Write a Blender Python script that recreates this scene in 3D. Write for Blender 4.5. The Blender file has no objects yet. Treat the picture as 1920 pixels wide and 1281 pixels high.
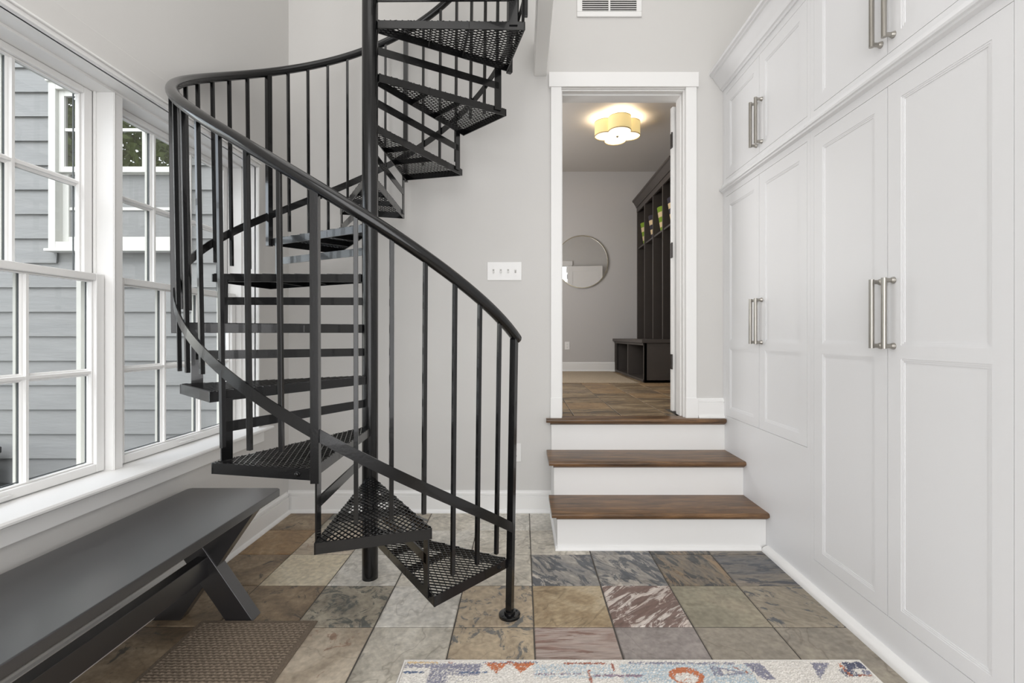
import bpy, bmesh, math, random
from mathutils import Vector, Matrix, noise
rnd = random.Random(7)
C = bpy.context.scene.collection
PI = math.pi
# ------------------------------------------------------------------ camera, world, lights, exposure
F = 903.8; PX, PY = 979.3, 629.6; H = 1.107          # focal length and principal point in pixels of 1920x1281
cam = bpy.data.cameras.new('camera'); camo = bpy.data.objects.new('camera', cam); C.objects.link(camo)
cam.sensor_width = 36; cam.sensor_fit = 'HORIZONTAL'; cam.lens = F / 1920 * 36
cam.shift_x = (960 - PX) / 1920; cam.shift_y = (PY - 640.5) / 1920
cam.clip_start = .05
camo.location = (0, 0, H); camo.rotation_euler = (PI / 2, 0, 0)
bpy.context.scene.camera = camo
vs = bpy.context.scene.view_settings
vs.view_transform = 'Standard'; vs.look = 'None'; vs.gamma = 1; vs.use_curve_mapping = False
vs.exposure = -0.04
w = bpy.data.worlds.new('sky'); bpy.context.scene.world = w; w.use_nodes = True
nt = w.node_tree; bg = nt.nodes['Background']
sky = nt.nodes.new('ShaderNodeTexSky'); sky.sky_type = 'NISHITA'; sky.sun_disc = False
sky.sun_elevation = math.radians(52); sky.sun_rotation = math.radians(200); sky.air_density = 1.0
hs = nt.nodes.new('ShaderNodeHueSaturation'); hs.inputs['Saturation'].default_value = .3
nt.links.new(sky.outputs[0], hs.inputs['Color']); nt.links.new(hs.outputs[0], bg.inputs['Color'])
bg.inputs['Strength'].default_value = .85
def area(name, loc, rot, sx, sy, power, col=(1, 1, 1)):
    l = bpy.data.lights.new(name, 'AREA'); l.shape = 'RECTANGLE'; l.size = sx; l.size_y = sy; l.energy = power; l.color = col
    o = bpy.data.objects.new(name, l); C.objects.link(o); o.location = loc; o.rotation_euler = rot; return o
area('ceiling_fill', (-.1, .9, 4.12), (0, 0, 0), 2.4, 3.0, 32, (1, .99, .98))  # unseen fill light added under the ceiling
area('rear_fill', (.1, -1.45, 1.75), (PI / 2, 0, 0), 2.6, 3.2, 92, (.98, .985, 1))  # fill light added behind the camera, stands for no known window
area('hall_fill', (-.9, 5.0, 2.2), (0, -PI / 2, 0), 1.6, 2.0, 46, (1, .99, .98))  # side fill added to brighten the far room, out of view

# ------------------------------------------------------------------ materials
def lin(c):
    return tuple(((v / 255) / 12.92 if v / 255 <= .04045 else ((v / 255 + .055) / 1.055) ** 2.4) for v in c) + (1,)
M = {}
def base_mat(name):
    m = bpy.data.materials.new(name); m.use_nodes = True; M[name] = m
    return m, m.node_tree, m.node_tree.nodes['Principled BSDF']
def N(nt, t, **k):
    n = nt.nodes.new('ShaderNode' + t)
    for a, b in k.items():
        if a in n.inputs: n.inputs[a].default_value = b
        else: setattr(n, a, b)
    return n
def mat(name, col, rough=.5, metal=0, bump=0, bscale=60, var=0, vscale=3, coat=0, spec=.5, stretch=None):
    m, nt, p = base_mat(name)
    p.inputs['Base Color'].default_value = col if len(col) == 4 else lin(col)
    p.inputs['Roughness'].default_value = rough; p.inputs['Metallic'].default_value = metal
    p.inputs['Coat Weight'].default_value = coat; p.inputs['Specular IOR Level'].default_value = spec
    tc = N(nt, 'TexCoord'); src = tc.outputs['Object']
    if stretch:
        mp = N(nt, 'Mapping'); mp.inputs['Scale'].default_value = stretch; nt.links.new(src, mp.inputs[0]); src = mp.outputs[0]
    if var:
        n = N(nt, 'TexNoise', Scale=vscale, Detail=5.0); nt.links.new(src, n.inputs['Vector'])
        h = N(nt, 'HueSaturation'); h.inputs['Color'].default_value = p.inputs['Base Color'].default_value
        mr = N(nt, 'MapRange'); mr.inputs[3].default_value = 1 - var; mr.inputs[4].default_value = 1 + var
        mr.inputs[1].default_value = .3; mr.inputs[2].default_value = .7
        nt.links.new(n.outputs['Fac'], mr.inputs[0]); nt.links.new(mr.outputs[0], h.inputs['Value'])
        nt.links.new(h.outputs[0], p.inputs['Base Color'])
    if bump:
        n = N(nt, 'TexNoise', Scale=bscale, Detail=4.0); nt.links.new(src, n.inputs['Vector'])
        b = N(nt, 'Bump'); b.inputs['Strength'].default_value = bump; b.inputs['Distance'].default_value = .002
        nt.links.new(n.outputs['Fac'], b.inputs['Height']); nt.links.new(b.outputs[0], p.inputs['Normal'])
    return m
wallp = mat('wall_paint', (212, 210, 207), .85, bump=.12, bscale=220, var=.01, vscale=1.5)
hallp = mat('hall_paint', (196, 193, 191), .85, bump=.12, bscale=220)
hallceil = mat('hall_ceiling_paint', (196, 190, 184), .9)
white = mat('white_trim', (240, 239, 237), .42, bump=.03, bscale=90)
cabw = mat('cabinet_white', (238, 238, 239), .38, bump=.02, bscale=60)
ceilp = mat('ceiling_paint', (235, 234, 230), .9)
beamw = mat('beam_paint', (240, 239, 236), .6, bump=.5, bscale=25, stretch=(1, .4, 1))
black = mat('black_metal', (14, 14, 15), .22, metal=0, coat=.25, bump=.1, bscale=120, spec=.42)
benchm = mat('bench_paint', (30, 29, 32), .5, coat=1, bump=.03, bscale=30, var=.08, vscale=4)
benchm.node_tree.nodes['Principled BSDF'].inputs['Coat IOR'].default_value = 1.85; benchm.node_tree.nodes['Principled BSDF'].inputs['Coat Roughness'].default_value = .3
nickel = mat('brushed_nickel', (168, 164, 157), .28, metal=1, bump=.1, bscale=400, stretch=(1, 1, .03))
bronze = mat('hinge_bronze', (60, 56, 54), .4, metal=.7)
plast = mat('white_plastic', (235, 234, 232), .3)
darkslot = mat('dark_slot', (40, 38, 36), .6)
hallwood = mat('charcoal_wood', (70, 64, 60), .45, bump=.1, bscale=20, var=.06, vscale=8)
grout = mat('grout', (84, 80, 75), .9, bump=.3, bscale=200)
siding = mat('siding_paint', (121, 121, 119), .6, bump=1.0, bscale=60, var=.07, vscale=20, stretch=(.14, 1, 1))
extw = mat('outdoor_white', (196, 195, 188), .6)
spacer = mat('glass_spacer', (64, 68, 70), .5)
deckm = mat('deck_boards', (110, 114, 122), .7, bump=.3, bscale=30)
asphalt = mat('roof_shingle', (142, 148, 150), .8, bump=.5, bscale=40, var=.12, vscale=9)
brickw = mat('neighbour_wall', (176, 168, 156), .8, var=.06, vscale=4)
planterm = mat('planter_black', (25, 25, 27), .5)
bark = mat('bark', (82, 70, 58), .9, bump=.5, bscale=20)
leafm = mat('leaf', (98, 112, 62), .6, var=.4, vscale=2.5)
cream = mat('cream_cloth', (214, 190, 150), .9, bump=.3, bscale=100)
green = mat('green_cloth', (122, 150, 44), .9, bump=.3, bscale=100)
navy = mat('navy_cloth', (54, 50, 60), .9, bump=.3, bscale=100)
jute = mat('jute', (176, 160, 138), .95, bump=.8, bscale=150, var=.15, vscale=80)
brass = mat('satin_brass', (168, 160, 140), .3, metal=1)
grass = mat('lawn', (90, 108, 58), .9, var=.2, vscale=2)
def mirror_mat():
    m, nt, p = base_mat('mirror'); p.inputs['Metallic'].default_value = 1; p.inputs['Roughness'].default_value = .01
    p.inputs['Base Color'].default_value = (.85, .85, .85, 1); return m
mirror = mirror_mat()
def glass_mat(name, refl, dark=None):
    m = bpy.data.materials.new(name); m.use_nodes = True; nt = m.node_tree; nt.nodes.clear()
    out = N(nt, 'OutputMaterial'); mix = N(nt, 'MixShader'); g = N(nt, 'BsdfGlossy'); g.inputs['Roughness'].default_value = 0
    if dark: t = N(nt, 'BsdfDiffuse'); t.inputs['Color'].default_value = lin(dark)
    else: t = N(nt, 'BsdfTransparent'); t.inputs['Color'].default_value = (.96, .97, .965, 1)
    fr = N(nt, 'LayerWeight'); pw = N(nt, 'Math', operation='POWER'); pw.inputs[1].default_value = 5
    mr = N(nt, 'MapRange'); mr.inputs[3].default_value = refl; mr.inputs[4].default_value = 1
    nt.links.new(fr.outputs['Facing'], pw.inputs[0]); nt.links.new(pw.outputs[0], mr.inputs[0]); nt.links.new(mr.outputs[0], mix.inputs[0])
    nt.links.new(t.outputs[0], mix.inputs[1]); nt.links.new(g.outputs[0], mix.inputs[2]); nt.links.new(mix.outputs[0], out.inputs[0])
    return m
glass = glass_mat('window_glass', .02)
glassx = glass_mat('coated_glass', .42, (52, 50, 42))
def emis(name, col, s, base=(240, 235, 220)):
    m, nt, p = base_mat(name); p.inputs['Base Color'].default_value = lin(base)
    p.inputs['Emission Color'].default_value = lin(col); p.inputs['Emission Strength'].default_value = s; return m
shade_m = emis('lit_shade', (238, 214, 150), .62, (225, 205, 150))
diff_m = emis('lit_diffuser', (255, 244, 225), 1.0)
def wood_mat():
    m, nt, p = base_mat('oak_stain')
    tc = N(nt, 'TexCoord'); mp = N(nt, 'Mapping'); mp.inputs['Scale'].default_value = (1.3, 9, 9); nt.links.new(tc.outputs['Object'], mp.inputs[0])
    n1 = N(nt, 'TexNoise', Scale=3.5, Detail=8.0, Distortion=.6); nt.links.new(mp.outputs[0], n1.inputs['Vector'])
    mp2 = N(nt, 'Mapping'); mp2.inputs['Scale'].default_value = (8, 160, 160); nt.links.new(tc.outputs['Object'], mp2.inputs[0])
    n2 = N(nt, 'TexNoise', Scale=3.0, Detail=3.0); nt.links.new(mp2.outputs[0], n2.inputs['Vector'])
    cr = N(nt, 'ValToRGB'); e = cr.color_ramp.elements
    e[0].position = .3; e[0].color = lin((78, 60, 43)); e[1].position = .72; e[1].color = lin((142, 108, 74))
    x = cr.color_ramp.elements.new(.5); x.color = lin((112, 84, 58))
    nt.links.new(n1.outputs['Fac'], cr.inputs[0])
    mx = N(nt, 'MixRGB', blend_type='MULTIPLY'); mx.inputs[0].default_value = .55
    cr2 = N(nt, 'ValToRGB'); cr2.color_ramp.elements[0].position = .35; cr2.color_ramp.elements[0].color = (.45, .4, .38, 1); cr2.color_ramp.elements[1].position = .55
    nt.links.new(n2.outputs['Fac'], cr2.inputs[0]); nt.links.new(cr.outputs[0], mx.inputs[1]); nt.links.new(cr2.outputs[0], mx.inputs[2])
    nt.links.new(mx.outputs[0], p.inputs['Base Color']); p.inputs['Roughness'].default_value = .34
    b = N(nt, 'Bump'); b.inputs['Strength'].default_value = .15; b.inputs['Distance'].default_value = .001
    nt.links.new(n2.outputs['Fac'], b.inputs['Height']); nt.links.new(b.outputs[0], p.inputs['Normal']); return m
oak = wood_mat()
def slate(name, cols, patch=None, pamt=.58, pscale=7, scale=3.0, stretch=(1, 1, 1), rot=0, vein=.35):
    """cols: three riven-stone colours; patch: colour of mineral blotches"""
    m, nt, p = base_mat(name)
    tc = N(nt, 'TexCoord'); oi = N(nt, 'ObjectInfo'); ad = N(nt, 'VectorMath', operation='ADD')
    mu = N(nt, 'VectorMath', operation='SCALE'); cb = N(nt, 'CombineXYZ')
    for i in range(3): nt.links.new(oi.outputs['Random'], cb.inputs[i])
    nt.links.new(cb.outputs[0], mu.inputs[0]); mu.inputs['Scale'].default_value = 37
    mp = N(nt, 'Mapping', vector_type='TEXTURE'); mp.inputs['Scale'].default_value = tuple(1 / q for q in stretch); mp.inputs['Rotation'].default_value = (0, 0, rot)
    nt.links.new(tc.outputs['Object'], mp.inputs[0]); nt.links.new(mp.outputs[0], ad.inputs[0]); nt.links.new(mu.outputs[0], ad.inputs[1])
    V = ad.outputs[0]
    n1 = N(nt, 'TexNoise', Scale=scale, Detail=12.0, Roughness=.7, Distortion=1.0); nt.links.new(V, n1.inputs['Vector'])
    cr = N(nt, 'ValToRGB'); e = cr.color_ramp.elements
    e[0].position = .36; e[0].color = lin(cols[0]); e[1].position = .64; e[1].color = lin(cols[2])
    x = e.new(.5); x.color = lin(cols[1])
    nt.links.new(n1.outputs['Fac'], cr.inputs[0]); out = cr.outputs[0]
    if patch:
        n2 = N(nt, 'TexNoise', Scale=pscale, Detail=10.0, Roughness=.72, Distortion=1.2); nt.links.new(V, n2.inputs['Vector'])
        c2 = N(nt, 'ValToRGB'); c2.color_ramp.elements[0].position = pamt; c2.color_ramp.elements[1].position = pamt + .045; c2.color_ramp.elements[1].color = (.9, .9, .9, 1)
        nt.links.new(n2.outputs['Fac'], c2.inputs[0])
        mx = N(nt, 'MixRGB'); nt.links.new(c2.outputs[0], mx.inputs[0]); nt.links.new(out, mx.inputs[1]); mx.inputs[2].default_value = lin(patch); out = mx.outputs[0]
    # thin riven cleft lines
    n3 = N(nt, 'TexNoise', Scale=scale * .9, Detail=3.0, Distortion=1.5); nt.links.new(V, n3.inputs['Vector'])
    s = N(nt, 'Math', operation='SUBTRACT'); s.inputs[1].default_value = .5; a = N(nt, 'Math', operation='ABSOLUTE')
    nt.links.new(n3.outputs['Fac'], s.inputs[0]); nt.links.new(s.outputs[0], a.inputs[0])
    c3 = N(nt, 'ValToRGB'); c3.color_ramp.elements[0].color = (.45, .43, .4, 1); c3.color_ramp.elements[1].position = .014
    nt.links.new(a.outputs[0], c3.inputs[0])
    mx = N(nt, 'MixRGB', blend_type='MULTIPLY'); mx.inputs[0].default_value = vein
    nt.links.new(out, mx.inputs[1]); nt.links.new(c3.outputs[0], mx.inputs[2]); out = mx.outputs[0]
    # fine speckle
    n4 = N(nt, 'TexNoise', Scale=45.0, Detail=5.0); nt.links.new(V, n4.inputs['Vector'])
    mr = N(nt, 'MapRange'); mr.inputs[1].default_value = .3; mr.inputs[2].default_value = .7; mr.inputs[3].default_value = .93; mr.inputs[4].default_value = 1.38
    nt.links.new(n4.outputs['Fac'], mr.inputs[0]); hsv = N(nt, 'HueSaturation'); nt.links.new(mr.outputs[0], hsv.inputs['Value']); nt.links.new(out, hsv.inputs['Color'])
    nt.links.new(hsv.outputs[0], p.inputs['Base Color'])
    mr2 = N(nt, 'MapRange'); mr2.inputs[3].default_value = .34; mr2.inputs[4].default_value = .6
    nt.links.new(n1.outputs['Fac'], mr2.inputs[0]); nt.links.new(mr2.outputs[0], p.inputs['Roughness'])
    mm = N(nt, 'Math', operation='MULTIPLY_ADD'); mm.inputs[1].default_value = .25
    nt.links.new(n4.outputs['Fac'], mm.inputs[0]); nt.links.new(n1.outputs['Fac'], mm.inputs[2])
    b = N(nt, 'Bump'); b.inputs['Strength'].default_value = .6; b.inputs['Distance'].default_value = .006
    nt.links.new(mm.outputs[0], b.inputs['Height']); nt.links.new(b.outputs[0], p.inputs['Normal'])
    return m
SL = {
 'brown': slate('slate_brown', [(98, 84, 68), (130, 112, 90), (156, 138, 114)], (76, 70, 64), .58, 8),
 'rust': slate('slate_rust', [(116, 94, 70), (144, 118, 86), (158, 136, 108)], (128, 98, 66), .6),
 'cream': slate('slate_cream', [(168, 156, 132), (190, 178, 154), (200, 190, 168)], (176, 160, 130), .64),
 'tan': slate('slate_tan', [(150, 136, 118), (172, 159, 141), (190, 178, 160)], (136, 110, 92), .6, 10),
 'light': slate('slate_light', [(152, 146, 134), (182, 175, 162), (200, 194, 182)], (128, 124, 118), .6, 9, vein=.55),
 'pale': slate('slate_pale', [(160, 156, 147), (188, 183, 173), (206, 202, 194)], (134, 132, 130), .62, 8, vein=.5),
 'olive': slate('slate_olive', [(116, 110, 98), (146, 137, 121), (162, 154, 138)], (78, 80, 76), .52, 9),
 'mottle': slate('slate_mottled', [(132, 118, 100), (160, 144, 122), (178, 162, 138)], (92, 94, 94), .52, 11),
 'gold': slate('slate_golden', [(128, 108, 82), (160, 142, 114), (180, 166, 142)], (126, 104, 72), .62, rot=.5, stretch=(.8, 1.5, 1), vein=.6),
 'streak': slate('slate_maroon_streaked', [(176, 162, 152), (196, 186, 178), (206, 198, 190)], (100, 76, 68), .47, 10, stretch=(.5, 2.2, 1), rot=.7),
 'maroon': slate('slate_maroon', [(150, 132, 124), (164, 150, 142), (140, 118, 108)], (122, 94, 84), .53, 8, stretch=(.35, 3.5, 1)),
 'plum': slate('slate_plum', [(122, 114, 110), (142, 134, 130), (152, 144, 138)], (70, 68, 70), .62, 8),
 'grey': slate('slate_grey', [(118, 112, 102), (138, 130, 118), (150, 142, 128)], None, vein=.5),
 'smooth': slate('slate_smooth', [(126, 120, 104), (140, 134, 116), (150, 140, 122)], (134, 112, 84), .68),
 'bluepatch': slate('slate_blue_patched', [(122, 114, 100), (142, 132, 116), (154, 146, 130)], (66, 71, 78), .54, 9, rot=-.8, stretch=(.7, 1.4, 1)),
 'multi': slate('slate_multicoloured', [(94, 96, 99), (142, 137, 130), (188, 180, 170)], (72, 76, 82), .5, 9, rot=-1.0, stretch=(.6, 1.5, 1), vein=.6),
 'orange': slate('slate_dark_rust', [(84, 82, 80), (118, 108, 94), (140, 118, 92)], (58, 60, 62), .5, 9, rot=-1.3, stretch=(.6, 1.8, 1), vein=.6),
 'dark': slate('slate_dark', [(86, 88, 92), (116, 110, 102), (134, 124, 112)], (64, 67, 74), .5, 8, stretch=(.6, 2.4, 1)),
 'hall': slate('slate_hall', [(84, 70, 54), (128, 108, 82), (160, 142, 114)], (72, 64, 56), .54, 9, stretch=(.6, 2.5, 1)),
}
def vcol_mat(name, rough=.95, bump=.5, bs=300):
    m, nt, p = base_mat(name); a = N(nt, 'VertexColor', layer_name='col'); nt.links.new(a.outputs[0], p.inputs['Base Color'])
    p.inputs['Roughness'].default_value = rough; p.inputs['Specular IOR Level'].default_value = .15
    n = N(nt, 'TexNoise', Scale=bs, Detail=3.0); b = N(nt, 'Bump'); b.inputs['Strength'].default_value = bump; b.inputs['Distance'].default_value = .004
    tc = N(nt, 'TexCoord'); nt.links.new(tc.outputs['Object'], n.inputs['Vector'])
    nt.links.new(n.outputs['Fac'], b.inputs['Height']); nt.links.new(b.outputs[0], p.inputs['Normal']); return m
pile_m = vcol_mat('rug_pile'); mat_m = vcol_mat('doormat_pile', bump=.8, bs=500)

# ------------------------------------------------------------------ mesh helpers
class MB:
    def __init__(s): s.v = []; s.f = []; s.mi = []
    def add(s, vs_, fs, mi=0):
        n = len(s.v); s.v += [tuple(q) for q in vs_]; s.f += [tuple(i + n for i in f) for f in fs]; s.mi += [mi] * len(fs); return s
    def box(s, x0, x1, y0, y1, z0, z1, mi=0):
        x0, x1 = sorted((x0, x1)); y0, y1 = sorted((y0, y1)); z0, z1 = sorted((z0, z1))
        return s.add([(x0, y0, z0), (x1, y0, z0), (x1, y1, z0), (x0, y1, z0), (x0, y0, z1), (x1, y0, z1), (x1, y1, z1), (x0, y1, z1)],
              [(0, 3, 2, 1), (4, 5, 6, 7), (0, 1, 5, 4), (1, 2, 6, 5), (2, 3, 7, 6), (3, 0, 4, 7)], mi)
    def obox(s, p, q, side, up, hs_, hu, mi=0):
        """box from p to q with half-sizes hs_ along side and hu along up"""
        p, q, side, up = Vector(p), Vector(q), Vector(side).normalized(), Vector(up).normalized()
        c = []
        for e in (p, q):
            for a, b in ((-1, -1), (1, -1), (1, 1), (-1, 1)): c.append(e + side * a * hs_ + up * b * hu)
        return s.add(c, [(0, 1, 2, 3), (7, 6, 5, 4), (0, 4, 5, 1), (1, 5, 6, 2), (2, 6, 7, 3), (3, 7, 4, 0)], mi)
    def prism(s, pts, axis, a0, a1, mi=0):
        """polygon pts (u,v) extruded along axis: x->(a,u,v) y->(u,a,v) z->(u,v,a)"""
        f = {'x': lambda a, u, v: (a, u, v), 'y': lambda a, u, v: (u, a, v), 'z': lambda a, u, v: (u, v, a)}[axis]
        n = len(pts)
        return s.add([f(a0, *q) for q in pts] + [f(a1, *q) for q in pts],
              [tuple(range(n)), tuple(range(2 * n - 1, n - 1, -1))] + [(i, i + n, (i + 1) % n + n, (i + 1) % n) for i in range(n)], mi)
    def tube(s, path, r, n=10, cap=True, mi=0):
        path = [Vector(q) for q in path]; rings = []
        for i, q in enumerate(path):
            d = (path[min(i + 1, len(path) - 1)] - path[max(i - 1, 0)]).normalized()
            up = Vector((0, 0, 1)) if abs(d.z) < .95 else Vector((1, 0, 0))
            a = d.cross(up).normalized(); b = a.cross(d); rr = r[i] if isinstance(r, (list, tuple)) else r
            rings.append([q + (a * math.cos(2 * PI * k / n) + b * math.sin(2 * PI * k / n)) * rr for k in range(n)])
        vs_ = [v for g in rings for v in g]; fs = []
        for i in range(len(path) - 1):
            for k in range(n): fs.append((i * n + k, i * n + (k + 1) % n, (i + 1) * n + (k + 1) % n, (i + 1) * n + k))
        if cap: fs += [tuple(range(n - 1, -1, -1)), tuple(range((len(path) - 1) * n, len(path) * n))]
        return s.add(vs_, fs, mi)
    def lathe(s, prof, c=(0, 0, 0), n=24, mi=0):
        vs_ = [(c[0] + r * math.cos(2 * PI * k / n), c[1] + r * math.sin(2 * PI * k / n), c[2] + z) for r, z in prof for k in range(n)]
        fs = [(i * n + k, i * n + (k + 1) % n, (i + 1) * n + (k + 1) % n, (i + 1) * n + k) for i in range(len(prof) - 1) for k in range(n)]
        fs += [tuple(range(n - 1, -1, -1)), tuple(range((len(prof) - 1) * n, len(prof) * n))]
        return s.add(vs_, fs, mi)
    def mesh(s, name, mats, smooth=None):
        me = bpy.data.meshes.new(name); me.from_pydata(s.v, [], s.f)
        for m in (mats if isinstance(mats, (list, tuple)) else [mats]): me.materials.append(m)
        if any(s.mi): me.polygons.foreach_set('material_index', s.mi)
        bm = bmesh.new(); bm.from_mesh(me); bmesh.ops.recalc_face_normals(bm, faces=bm.faces); bm.to_mesh(me); bm.free()
        if smooth:
            me.shade_smooth(); me.set_sharp_from_angle(angle=math.radians(smooth))
        me.update(); return me
    def build(s, name, mats, parent=None, bevel=0, smooth=None, kind=None, loc=None):
        o = bpy.data.objects.new(name, s.mesh(name, mats, smooth)); C.objects.link(o)
        if parent: o.parent = parent
        if bevel:
            b = o.modifiers.new('bevel', 'BEVEL'); b.width = bevel; b.segments = 2; b.limit_method = 'ANGLE'; b.angle_limit = math.radians(40)
        if kind: o['kind'] = kind
        if loc: o.location = loc
        return o
def obj(name, me, parent=None, loc=(0, 0, 0), rz=0):
    o = bpy.data.objects.new(name, me); C.objects.link(o); o.location = loc; o.rotation_euler = (0, 0, rz)
    if parent: o.parent = parent
    return o
def thing(name, label, cat, loc=(0, 0, 0), rz=0, group=None):
    o = bpy.data.objects.new(name, None); C.objects.link(o); o.location = loc; o.rotation_euler = (0, 0, rz); o.empty_display_size = .1
    o['label'] = label; o['category'] = cat
    if group: o['group'] = group
    return o
def struct(name, label=None, cat=None, loc=(0, 0, 0)):
    o = bpy.data.objects.new(name, None); C.objects.link(o); o.location = loc; o.empty_display_size = .1; o['kind'] = 'structure'
    if label: o['label'] = label
    if cat: o['category'] = cat
    return o
def st(o, label, cat):
    o['kind'] = 'structure'; o['label'] = label; o['category'] = cat; return o

# ------------------------------------------------------------------ setting: shell
XL, YB, XC = -1.469, 3.03, 1.262       # left wall, back wall, cabinet fronts
ZU = .593                              # upper (hall) floor
WY0, WY1, WZ0, WZ1 = 1.017, 2.641, .602, 2.031
ZC = 4.2
b = MB(); b.box(-1.66, 2.0, -1.7, 3.19, -.15, -.004)
st(b.build('floor', grout), 'dark grouted floor of riven multicoloured slate tiles in the entry', 'floor'); floor = bpy.data.objects['floor']
b = MB()
b.box(-1.66, XL, -1.7, 3.03, 0, WZ0 - .02); b.box(-1.66, XL, -1.7, 3.03, WZ1 + .019, ZC)
b.box(-1.66, XL, -1.7, WY0 - .019, WZ0 - .02, WZ1 + .019); b.box(-1.66, XL, WY1 + .019, 3.03, WZ0 - .02, WZ1 + .019)
st(b.build('wall_left', wallp), 'pale grey wall around the pair of windows behind the bench', 'wall')
b = MB()
DX0, DX1, DZ1 = .226, 1.042, 2.677
b.box(-1.66, DX0, 3.03, 3.19, 0, ZC); b.box(DX1, 2.15, 3.03, 3.19, 0, ZC)
b.box(DX0, DX1, 3.03, 3.19, DZ1, ZC); b.box(DX0, DX1, 3.03, 3.19, 0, ZU - .03)
st(b.build('wall_back', wallp), 'pale grey wall behind the spiral staircase, pierced by the doorway', 'wall')
b = MB(); b.box(1.9, 2.0, -1.7, 3.03, 0, ZC); st(b.build('wall_right', wallp), 'pale grey wall that the tall white cabinets stand against', 'wall')
b = MB(); b.box(-1.66, 2.0, -1.85, -1.7, 0, ZC); st(b.build('wall_front', wallp), 'plain pale wall behind the viewer', 'wall')
b = MB(); b.box(-1.66, 2.0, -1.85, 3.19, ZC, ZC + .1); st(b.build('ceiling', ceilp), 'white ceiling high above the spiral staircase', 'ceiling')
# upper room beyond the doorway
HX0, HX1, HY1, HZ = -1.0, 2.06, 6.95, 3.474
b = MB(); b.box(HX0 - .1, HX1 + .1, 3.095, HY1 + .1, ZU - .15, ZU - .004); b.box(DX0 + .019, DX1 - .019, 3.094, 3.19, ZU - .1, ZU - .004)
st(b.build('floor_hall', grout), 'brown slate tiled floor of the room beyond the doorway', 'floor'); hfloor = bpy.data.objects['floor_hall']
b = MB(); b.box(HX0 - .1, HX1 + .1, HY1, HY1 + .1, ZU - .004, HZ); st(b.build('wall_hall_back', hallp), 'mauve grey far wall holding the round mirror', 'wall')
b = MB(); b.box(HX1, HX1 + .1, 3.19, HY1, ZU - .004, HZ); st(b.build('wall_hall_right', hallp), 'mauve grey wall behind the dark coat lockers', 'wall')
b = MB(); b.box(HX0 - .1, HX0, 3.19, HY1, ZU - .004, HZ); st(b.build('wall_hall_left', hallp), 'mauve grey side wall of the far room, left of the mirror', 'wall')
b = MB(); b.box(HX0 - .1, HX1 + .1, 3.19, HY1 + .1, HZ, HZ + .1); st(b.build('ceiling_hall', hallceil), 'grey ceiling with the clover shaped lamp', 'ceiling')

# ------------------------------------------------------------------ floor tiles (each tile an object)
TS, TX0, TY0 = .304, .0438, 2.7451
tcache = {}
def tile_mesh(wd, dp, m, v, th=.012, g=.0026):
    k = (round(wd, 3), round(dp, 3), m.name, v)
    if k in tcache: return tcache[k]
    r = random.Random(hash(k[:2]) % 1000 + v * 17)
    j = lambda: r.uniform(-.0008, .0008)
    hw, hd, c = wd / 2 - g, dp / 2 - g, .003
    bm_ = MB()
    P0 = [(-hw, -hd), (hw, -hd), (hw, hd), (-hw, hd)]; P0 = [(x + j(), y + j()) for x, y in P0]
    mid = []
    for i in range(4):
        a, q = P0[i], P0[(i + 1) % 4]; mid += [a, ((a[0] + q[0]) / 2 + j(), (a[1] + q[1]) / 2 + j())]
    lo = [(x, y, -th) for x, y in mid]; up = [(x, y, -c) for x, y in mid]
    tp = [(x * (1 - c / hw), y * (1 - c / hd), r.uniform(-.0006, .0004)) for x, y in mid]
    fs = [tuple((8 * a + i, 8 * a + (i + 1) % 8, 8 * a + 8 + (i + 1) % 8, 8 * a + 8 + i) for a in (0,))[0] for i in range(8)]
    fs += [(8 + i, 8 + (i + 1) % 8, 16 + (i + 1) % 8, 16 + i) for i in range(8)] + [(16 + i, 16 + (i + 1) % 8, 24) for i in range(8)] + [tuple(range(7, -1, -1))]
    bm_.add(lo + up + tp + [(0, 0, r.uniform(0, .0006))], fs)
    tcache[k] = bm_.mesh('tile', m); return tcache[k]
def tile(parent, x0, x1, y0, y1, z, kind, v=0):
    obj('tile', tile_mesh(x1 - x0, y1 - y0, SL[kind], v), parent, ((x0 + x1) / 2, (y0 + y1) / 2, z))
rows = [  # back row first; columns from X=-1.476 to 1.26
 ['brown', 'olive', 'bluepatch', 'light', 'pale', 'pale', 0, 0, 0],
 ['rust', 'tan', 'pale', 'pale', 'light', 'light', 'multi', 'orange', 'dark'],
 ['brown', 'cream', 'pale', 'light', 'light', 'multi', 'multi', 'orange', 'dark'],
 ['brown', 'brown', 'olive', 'pale', 'mottle', 'gold', 'streak', 'smooth', 'bluepatch'],
 ['brown', 'tan', 'tan', 'light', 'mottle', 'maroon', 'plum', 'grey', 'grey'],
 ['tan', 'brown', 'olive', 'tan', 'grey', 'mottle', 'light', 'smooth', 'multi'],
 ['brown', 'olive', 'tan', 'mottle', 'light', 'grey', 'smooth', 'dark', 'grey'],
 ['olive', 'tan', 'brown', 'grey', 'mottle', 'light', 'multi', 'smooth', 'brown'],
 ['tan', 'brown', 'mottle', 'tan', 'light', 'olive', 'grey', 'multi', 'smooth'],
 ['brown', 'grey', 'tan', 'light', 'olive', 'mottle', 'smooth', 'grey', 'tan'],
 ['olive', 'brown', 'grey', 'tan', 'mottle', 'light', 'grey', 'olive', 'brown'],
]
for i, row in enumerate(rows):
    y1 = min(TY0 - TS * (i - 1), 3.028); y0 = TY0 - TS * i
    for k, kind in enumerate(row):
        if not kind: continue
        x0 = TX0 + TS * (k - 5); x1 = x0 + TS; x0 = max(x0, XL + .001); x1 = min(x1, XC)
        tile(floor, x0, x1, y0, y1 if not (i == 1 and k > 5) else 2.492, 0, kind, (i * 3 + k) % 3)
hk = ['hall', 'hall', 'brown', 'hall', 'hall', 'rust']
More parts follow.
